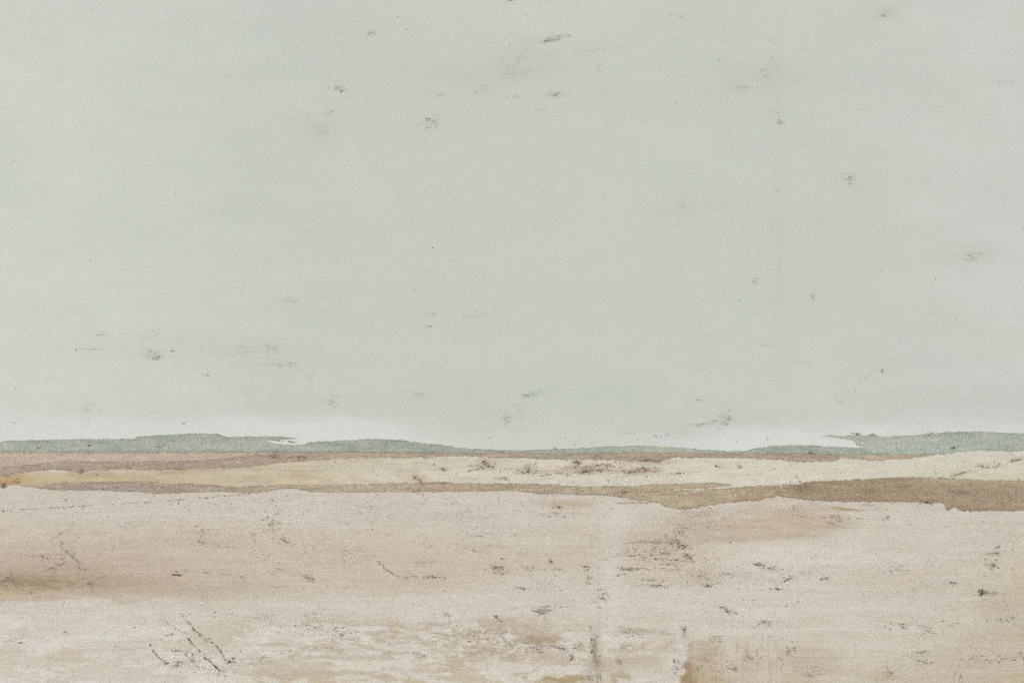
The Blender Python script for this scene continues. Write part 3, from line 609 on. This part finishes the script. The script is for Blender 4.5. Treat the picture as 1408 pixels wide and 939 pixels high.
film('soil_strip', [(1142, 696.6), (1149, 695.6), (1160, 697.4), (1176, 699.6), (1200, 701.2)], [(1142, 697.6), (1149, 700.6), (1160, 701.4), (1176, 701.9), (1200, 702)], 9.5 * D, M_FIELD, mural,
     lambda x, y, v: lerp3(np.tile((184., 172., 138.), (len(x), 1)), (166, 150, 112), (1 - sstep(.0, .5, v)) * .8), x_range=(1142, 1200), rows=5, soft=(.7, .8), end_soft=(2, 26), jit=.2, seed=27, label='small olive dash below the brown strip')
film('soil_strip', [(842, 691.6), (852, 689.8), (866, 690), (884, 687.6), (900, 688)], [(842, 692), (852, 692.6), (866, 692.2), (884, 691.4), (900, 691)], 9.5 * D, M_FIELD, mural,
     lambda x, y, v: np.tile((190., 178., 148.), (len(x), 1)), x_range=(842, 900), rows=5, soft=(.9, .9), end_soft=(10, 14), jit=.3, seed=29, label='small pale olive smear below the tan strip')

# ------------------------------------------------------------------ scuffs, scratches and specks as little flakes of pigment
def flakes(px, py, size, ang, shade, cdark, clight, asp):
    """irregular flakes: returns vertices, loops, starts, colours"""
    n = len(px); K = 6
    th = np.linspace(0, 2 * np.pi, K, endpoint=False)[None] + rng.uniform(-.3, .3, (n, K))
    r = size[:, None] * rng.uniform(.6, 1.25, (n, K))
    u = np.cos(th) * r * asp[:, None]; v = -np.sin(th) * r
    ca, sa = np.cos(ang)[:, None], np.sin(ang)[:, None]
    x = px[:, None] + u * ca - v * sa; y = py[:, None] + u * sa + v * ca
    c = np.asarray(clight, float)[None] + (np.asarray(cdark, float) - np.asarray(clight, float))[None] * shade[:, None]
    return x.ravel(), y.ravel(), np.repeat(c, K, 0), n, K

def flake_piece(f):
    x, y, c, n, K = f
    return x, y, c, np.full(len(x), 3.0), np.arange(n * K), np.arange(n) * K

def mark_mesh(name, pieces, parent, label=None, depth=10.5 * D):
    """pieces: (x, y, colour, cover, loops, starts[, lift]); the speckled smear lies under its flakes"""
    xs, ys, cs, vs, ls, ss, ds = [], [], [], [], [], [], []
    nv = nl = 0
    for p in pieces:
        xs.append(p[0]); ys.append(p[1]); cs.append(p[2]); vs.append(p[3]); ls.append(p[4] + nv); ss.append(p[5] + nl)
        ds.append(np.full(len(p[0]), depth + (0.3 * D if p[3][0] > 2 else 0)))
        nv += len(p[0]); nl += len(p[4])
    x = np.concatenate(xs); y = np.concatenate(ys); d = np.concatenate(ds)
    co = np.stack([(x - X0) * S, -d, (Y0 - y) * S], -1)
    return make_mesh(name, co, np.concatenate(ls), np.concatenate(ss), M_MARK, parent,
                     {'paint': lin(np.concatenate(cs)) * ALB, 'cover': np.concatenate(vs)}, label)

def flake_mesh(name, parts, parent, label=None, depth=10.5 * D):
    return mark_mesh(name, [flake_piece(p) for p in parts], parent, label, depth)

def smear(mark, tone):
    cx, cy, ln, an, sp, n, dk, sz = mark
    a = math.radians(an); hu = ln * .95 + sp * 1.5 + 4; hv = sp * 3.2 + 2.6
    nu, nv = max(8, int(hu)), max(7, int(hv * 1.5))
    u, v = np.meshgrid(np.linspace(-1, 1, nu), np.linspace(1, -1, nv)); v = -v
    U = u * hu; V = v * hv
    dens = min(1.0, n / (ln * (sp + 1.2)) * 1.5)
    cov = np.exp(-(u / .52) ** 2 - (v / .5) ** 2) * (.39 + .22 * dens * min(dk, 1.0))
    x = (cx + U * math.cos(a) - V * math.sin(a)).ravel(); y = (cy + U * math.sin(a) + V * math.cos(a)).ravel()
    cov = cov.ravel() * (1 + .5 * fbm(x, y, 9, 3, 3, int(cx)))
    c = np.tile(np.asarray(tone, float), (len(x), 1))
    q = grid_faces(nv, nu)
    return x, y, c, np.clip(cov, 0, 1), q.ravel(), np.arange(len(q)) * 4

def ribbon(pts, half, cover, tone):
    p = np.asarray(pts, float); seg = np.hypot(*np.diff(p, axis=0).T); s0 = np.r_[0, np.cumsum(seg)]
    t = np.linspace(0, s0[-1], max(6, int(s0[-1] / 2)))
    cx = np.interp(t, s0, p[:, 0]); cy = np.interp(t, s0, p[:, 1])
    tx = np.gradient(cx); ty = np.gradient(cy); L_ = np.hypot(tx, ty); nx, ny = -ty / L_, tx / L_
    v = np.linspace(-1, 1, 5)[:, None]
    x = (cx + nx * v * half).ravel(); y = (cy + ny * v * half).ravel()
    cov = (np.exp(-(v / .5) ** 2) * cover * (.75 + .5 * fbm(t, t * 0, 9, 1, 2, 77))[None] * np.minimum(1, np.minimum(t, s0[-1] - t) / 4)[None]).ravel()
    q = grid_faces(5, len(t))
    return x, y, np.tile(np.asarray(tone, float), (len(x), 1)), np.clip(cov, 0, 1), q.ravel(), np.arange(len(q)) * 4

def scatter(mark, cdark, clight):
    cx, cy, ln, an, sp, n, dk, sz = mark
    a = math.radians(an)
    # a few streaklets of flakes rather than an even cloud
    n = int(n * 1.3); k = max(3, int(n / 4))
    su = rng.normal(0, ln * .42, k); sv = rng.normal(0, sp * 1.15, k); sl = rng.uniform(.04, .17, k) * ln + 1.6
    which = rng.integers(0, k, n)
    u = su[which] + rng.normal(0, 1, n) * sl[which] * .5
    v = sv[which] + rng.normal(0, .3 + sp * .06, n)
    fall = np.exp(-(u / (ln * .6 + 1)) ** 2)
    px = cx + u * math.cos(a) - v * math.sin(a); py = cy + u * math.sin(a) + v * math.cos(a)
    size = sz * np.minimum(rng.gamma(2.4, .1, n), .6) * (.6 + .4 * fall) + .15
    shade = np.clip(dk * (.22 + .85 * rng.random(n) ** 2.1) * (.55 + .45 * fall), 0, 1.1)
    ang = a + rng.normal(0, .35, n)
    return flakes(px, py, size, ang, shade, cdark, clight, rng.uniform(1.3, 3.6, n))

SKYD, SKYL = (126, 130, 123), (188, 191, 182)
SAND_D, SAND_L = (112, 101, 92), (184, 171, 156)
FLD_D, FLD_L = (114, 98, 84), (172, 154, 136)

def place_marks(marks, parent, keep, cd, cl, tone, depth):
    order = sorted(range(len(marks)), key=lambda i: -marks[i][5] * marks[i][6])
    loose = []
    for rank, i in enumerate(order):
        ps = [smear(marks[i], tone), flake_piece(scatter(marks[i], cd, cl))]
        if rank < keep: mark_mesh('scuff_mark', ps, parent, depth=depth)
        else: loose += ps
    return loose

loose_sky = place_marks(SKY_MARKS, sky, 34, SKYD, SKYL, (170, 173, 164), 2 * D)
loose_sand = place_marks(SAND_MARKS, sand, 58, SAND_D, SAND_L, (166, 152, 137), 10.5 * D)
loose_field = place_marks(FIELD_MARKS, cream, 8, FLD_D, FLD_L, (150, 132, 115), 10.5 * D)

def scratch(name, pts, n, parent, spread=.6, dk=.9, sz=1.0, cd=SAND_D, cl=SAND_L, label=None, gap=.25):
    p = np.asarray(pts, float); seg = np.hypot(*np.diff(p, axis=0).T); s = np.r_[0, np.cumsum(seg)]
    n = int(n * .8); t = rng.random(n) * s[-1]
    g = fbm(t, t * 0, 7, 1, 2, int(p[0, 0]) + 3)
    t = t[g > -1 + 2 * gap]
    px = np.interp(t, s, p[:, 0]) + rng.normal(0, spread, len(t)); py = np.interp(t, s, p[:, 1]) + rng.normal(0, spread, len(t))
    i = np.clip(np.searchsorted(s, t) - 1, 0, len(seg) - 1); d = np.diff(p, axis=0)[i]
    ang = np.arctan2(d[:, 1], d[:, 0]) + rng.normal(0, .2, len(t))
    m = len(t)
    return mark_mesh(name, [ribbon(pts, spread * 1.6 + 1.6, .5 * min(1, dk), np.asarray(cl) * .88), flake_piece(flakes(px, py, sz * rng.gamma(2.4, .12, m) + .15, ang, np.clip(dk * (.2 + .75 * rng.random(m) ** 1.6), 0, 1.15), cd, cl, rng.uniform(1.2, 2.6, m)))], parent, label)

scratch('crack', [(-60, 706), (0, 702.3), (60, 698.6), (150, 693), (250, 686.6), (300, 682), (345, 678.5)], 380, sand, .6, .75, .9, label='long thin crack climbing to the right', gap=.3)
scratch('scratch', [(507, 758), (516, 765), (521, 774), (532, 783), (545, 791), (553, 794), (570, 792.5), (590, 792), (613, 794)], 170, sand, 1.2, .95, 1.0, label='curved dark scratch in the pink foreground', gap=.28)
scratch('scratch', [(248, 843), (256, 852), (264, 861), (270, 868), (279, 874)], 80, sand, .8, 1.0, 1.0, gap=.3)
scratch('scratch', [(258, 876), (263, 883), (272, 892), (281, 902), (290, 910), (301, 920)], 150, sand, .45, 1.15, 1.0, label='straight dark diagonal scratch near the lower left', gap=.16)
scratch('scratch', [(297, 886), (304, 896), (309, 905), (315, 912)], 74, sand, .9, 1.1, 1.0, gap=.25)
scratch('scratch', [(206, 885), (212, 896), (220, 905), (229, 912)], 66, sand, 1.1, .9, 1.0, gap=.3)
scratch('scratch', [(1312, 922), (1311.5, 939)], 26, sand, .35, .8, .8, gap=.1)
scratch('scratch', [(1318, 939), (1321, 926), (1324, 940)], 36, sand, .35, .8, .8, gap=.1)

# dust specks: too many to count
def speck_parts(n, y0, y1, cd, cl, smax, dk):
    px = rng.uniform(WX0 + 10, WX1 - 10, n); py = rng.uniform(y0, y1, n)
    return flakes(px, py, np.minimum(rng.gamma(3.0, smax, n), .95) + .15, rng.uniform(0, 3.1, n), np.clip(dk * rng.random(n) ** 1.4, 0, 1.1), cd, cl, rng.uniform(1, 1.6, n))
o = mark_mesh('specks', loose_sky + [flake_piece(p) for p in [speck_parts(330, WY0 + 8, 610, (92, 96, 90), (180, 184, 176), .15, 1.0), speck_parts(1800, WY0 + 8, 600, (160, 164, 156), (192, 196, 188), .14, .8)]], sky, depth=2 * D); o['kind'] = 'stuff'
o = mark_mesh('specks', loose_sand + [flake_piece(p) for p in [speck_parts(900, 680, 1100, (104, 92, 82), (190, 176, 160), .13, .9), speck_parts(5000, 680, 1100, (160, 144, 128), (196, 184, 170), .17, .8),
                                       speck_parts(2000, 690, 1100, (216, 209, 197), (209, 201, 188), .13, .8)]], sand); o['kind'] = 'stuff'
o = mark_mesh('specks', loose_field + [flake_piece(p) for p in [speck_parts(900, 600, 702, (110, 98, 84), (176, 162, 142), .13, .9)]], cream); o['kind'] = 'stuff'

# ------------------------------------------------------------------ ground in front of the wall
g = bpy.data.meshes.new('ground'); R = 400
g.from_pydata([(-R, -R, 0.002), (R, -R, 0.002), (R, R, 0.002), (-R, R, 0.002)], [], [(0, 1, 2, 3)]); g.update()
go = bpy.data.objects.new('ground', g); col.objects.link(go); g.materials.append(M_GROUND)
go['kind'] = 'structure'

# ------------------------------------------------------------------ light: soft daylight, sun behind thin cloud, front left and high
w = bpy.data.worlds.new('World'); scene.world = w; w.use_nodes = True
nt = w.node_tree; bg = nt.nodes['Background']
st = nt.nodes.new('ShaderNodeTexSky'); st.sky_type = 'NISHITA'; st.sun_disc = False
EL, AZ = math.radians(44), math.radians(212)      # azimuth clockwise from +Y: behind the camera, to its left
st.sun_elevation = EL; st.sun_rotation = AZ
st.air_density = 1.0; st.dust_density = 3.0; st.ozone_density = 1.0
nt.links.new(st.outputs[0], bg.inputs['Color']); bg.inputs['Strength'].default_value = 0.08
sl = bpy.data.lights.new('sun', 'SUN'); sl.energy = 1.5; sl.angle = math.radians(14); sl.color = (1.0, 0.985, 0.92)
so = bpy.data.objects.new('sun', sl); col.objects.link(so)
from mathutils import Vector
sd = Vector((math.sin(AZ) * math.cos(EL), math.cos(AZ) * math.cos(EL), math.sin(EL)))
so.rotation_euler = (-sd).to_track_quat('-Z', 'Y').to_euler(); so.location = sd * 20

# ------------------------------------------------------------------ camera
cd = bpy.data.cameras.new('camera'); cam = bpy.data.objects.new('camera', cd); col.objects.link(cam)
cd.lens = 50; cd.sensor_width = 36; cd.clip_end = 2000
dist = 1408 * S * 50 / 36
cam.location = (0, -dist, wz(469.5)); cam.rotation_euler = (math.pi / 2, 0, 0)
scene.camera = cam

scene.render.engine = 'CYCLES'
scene.cycles.transparent_max_bounces = 24
vs_ = scene.view_settings
vs_.view_transform = 'Standard'; vs_.look = 'None'; vs_.gamma = 1.0; vs_.use_curve_mapping = False
vs_.exposure = 0.71
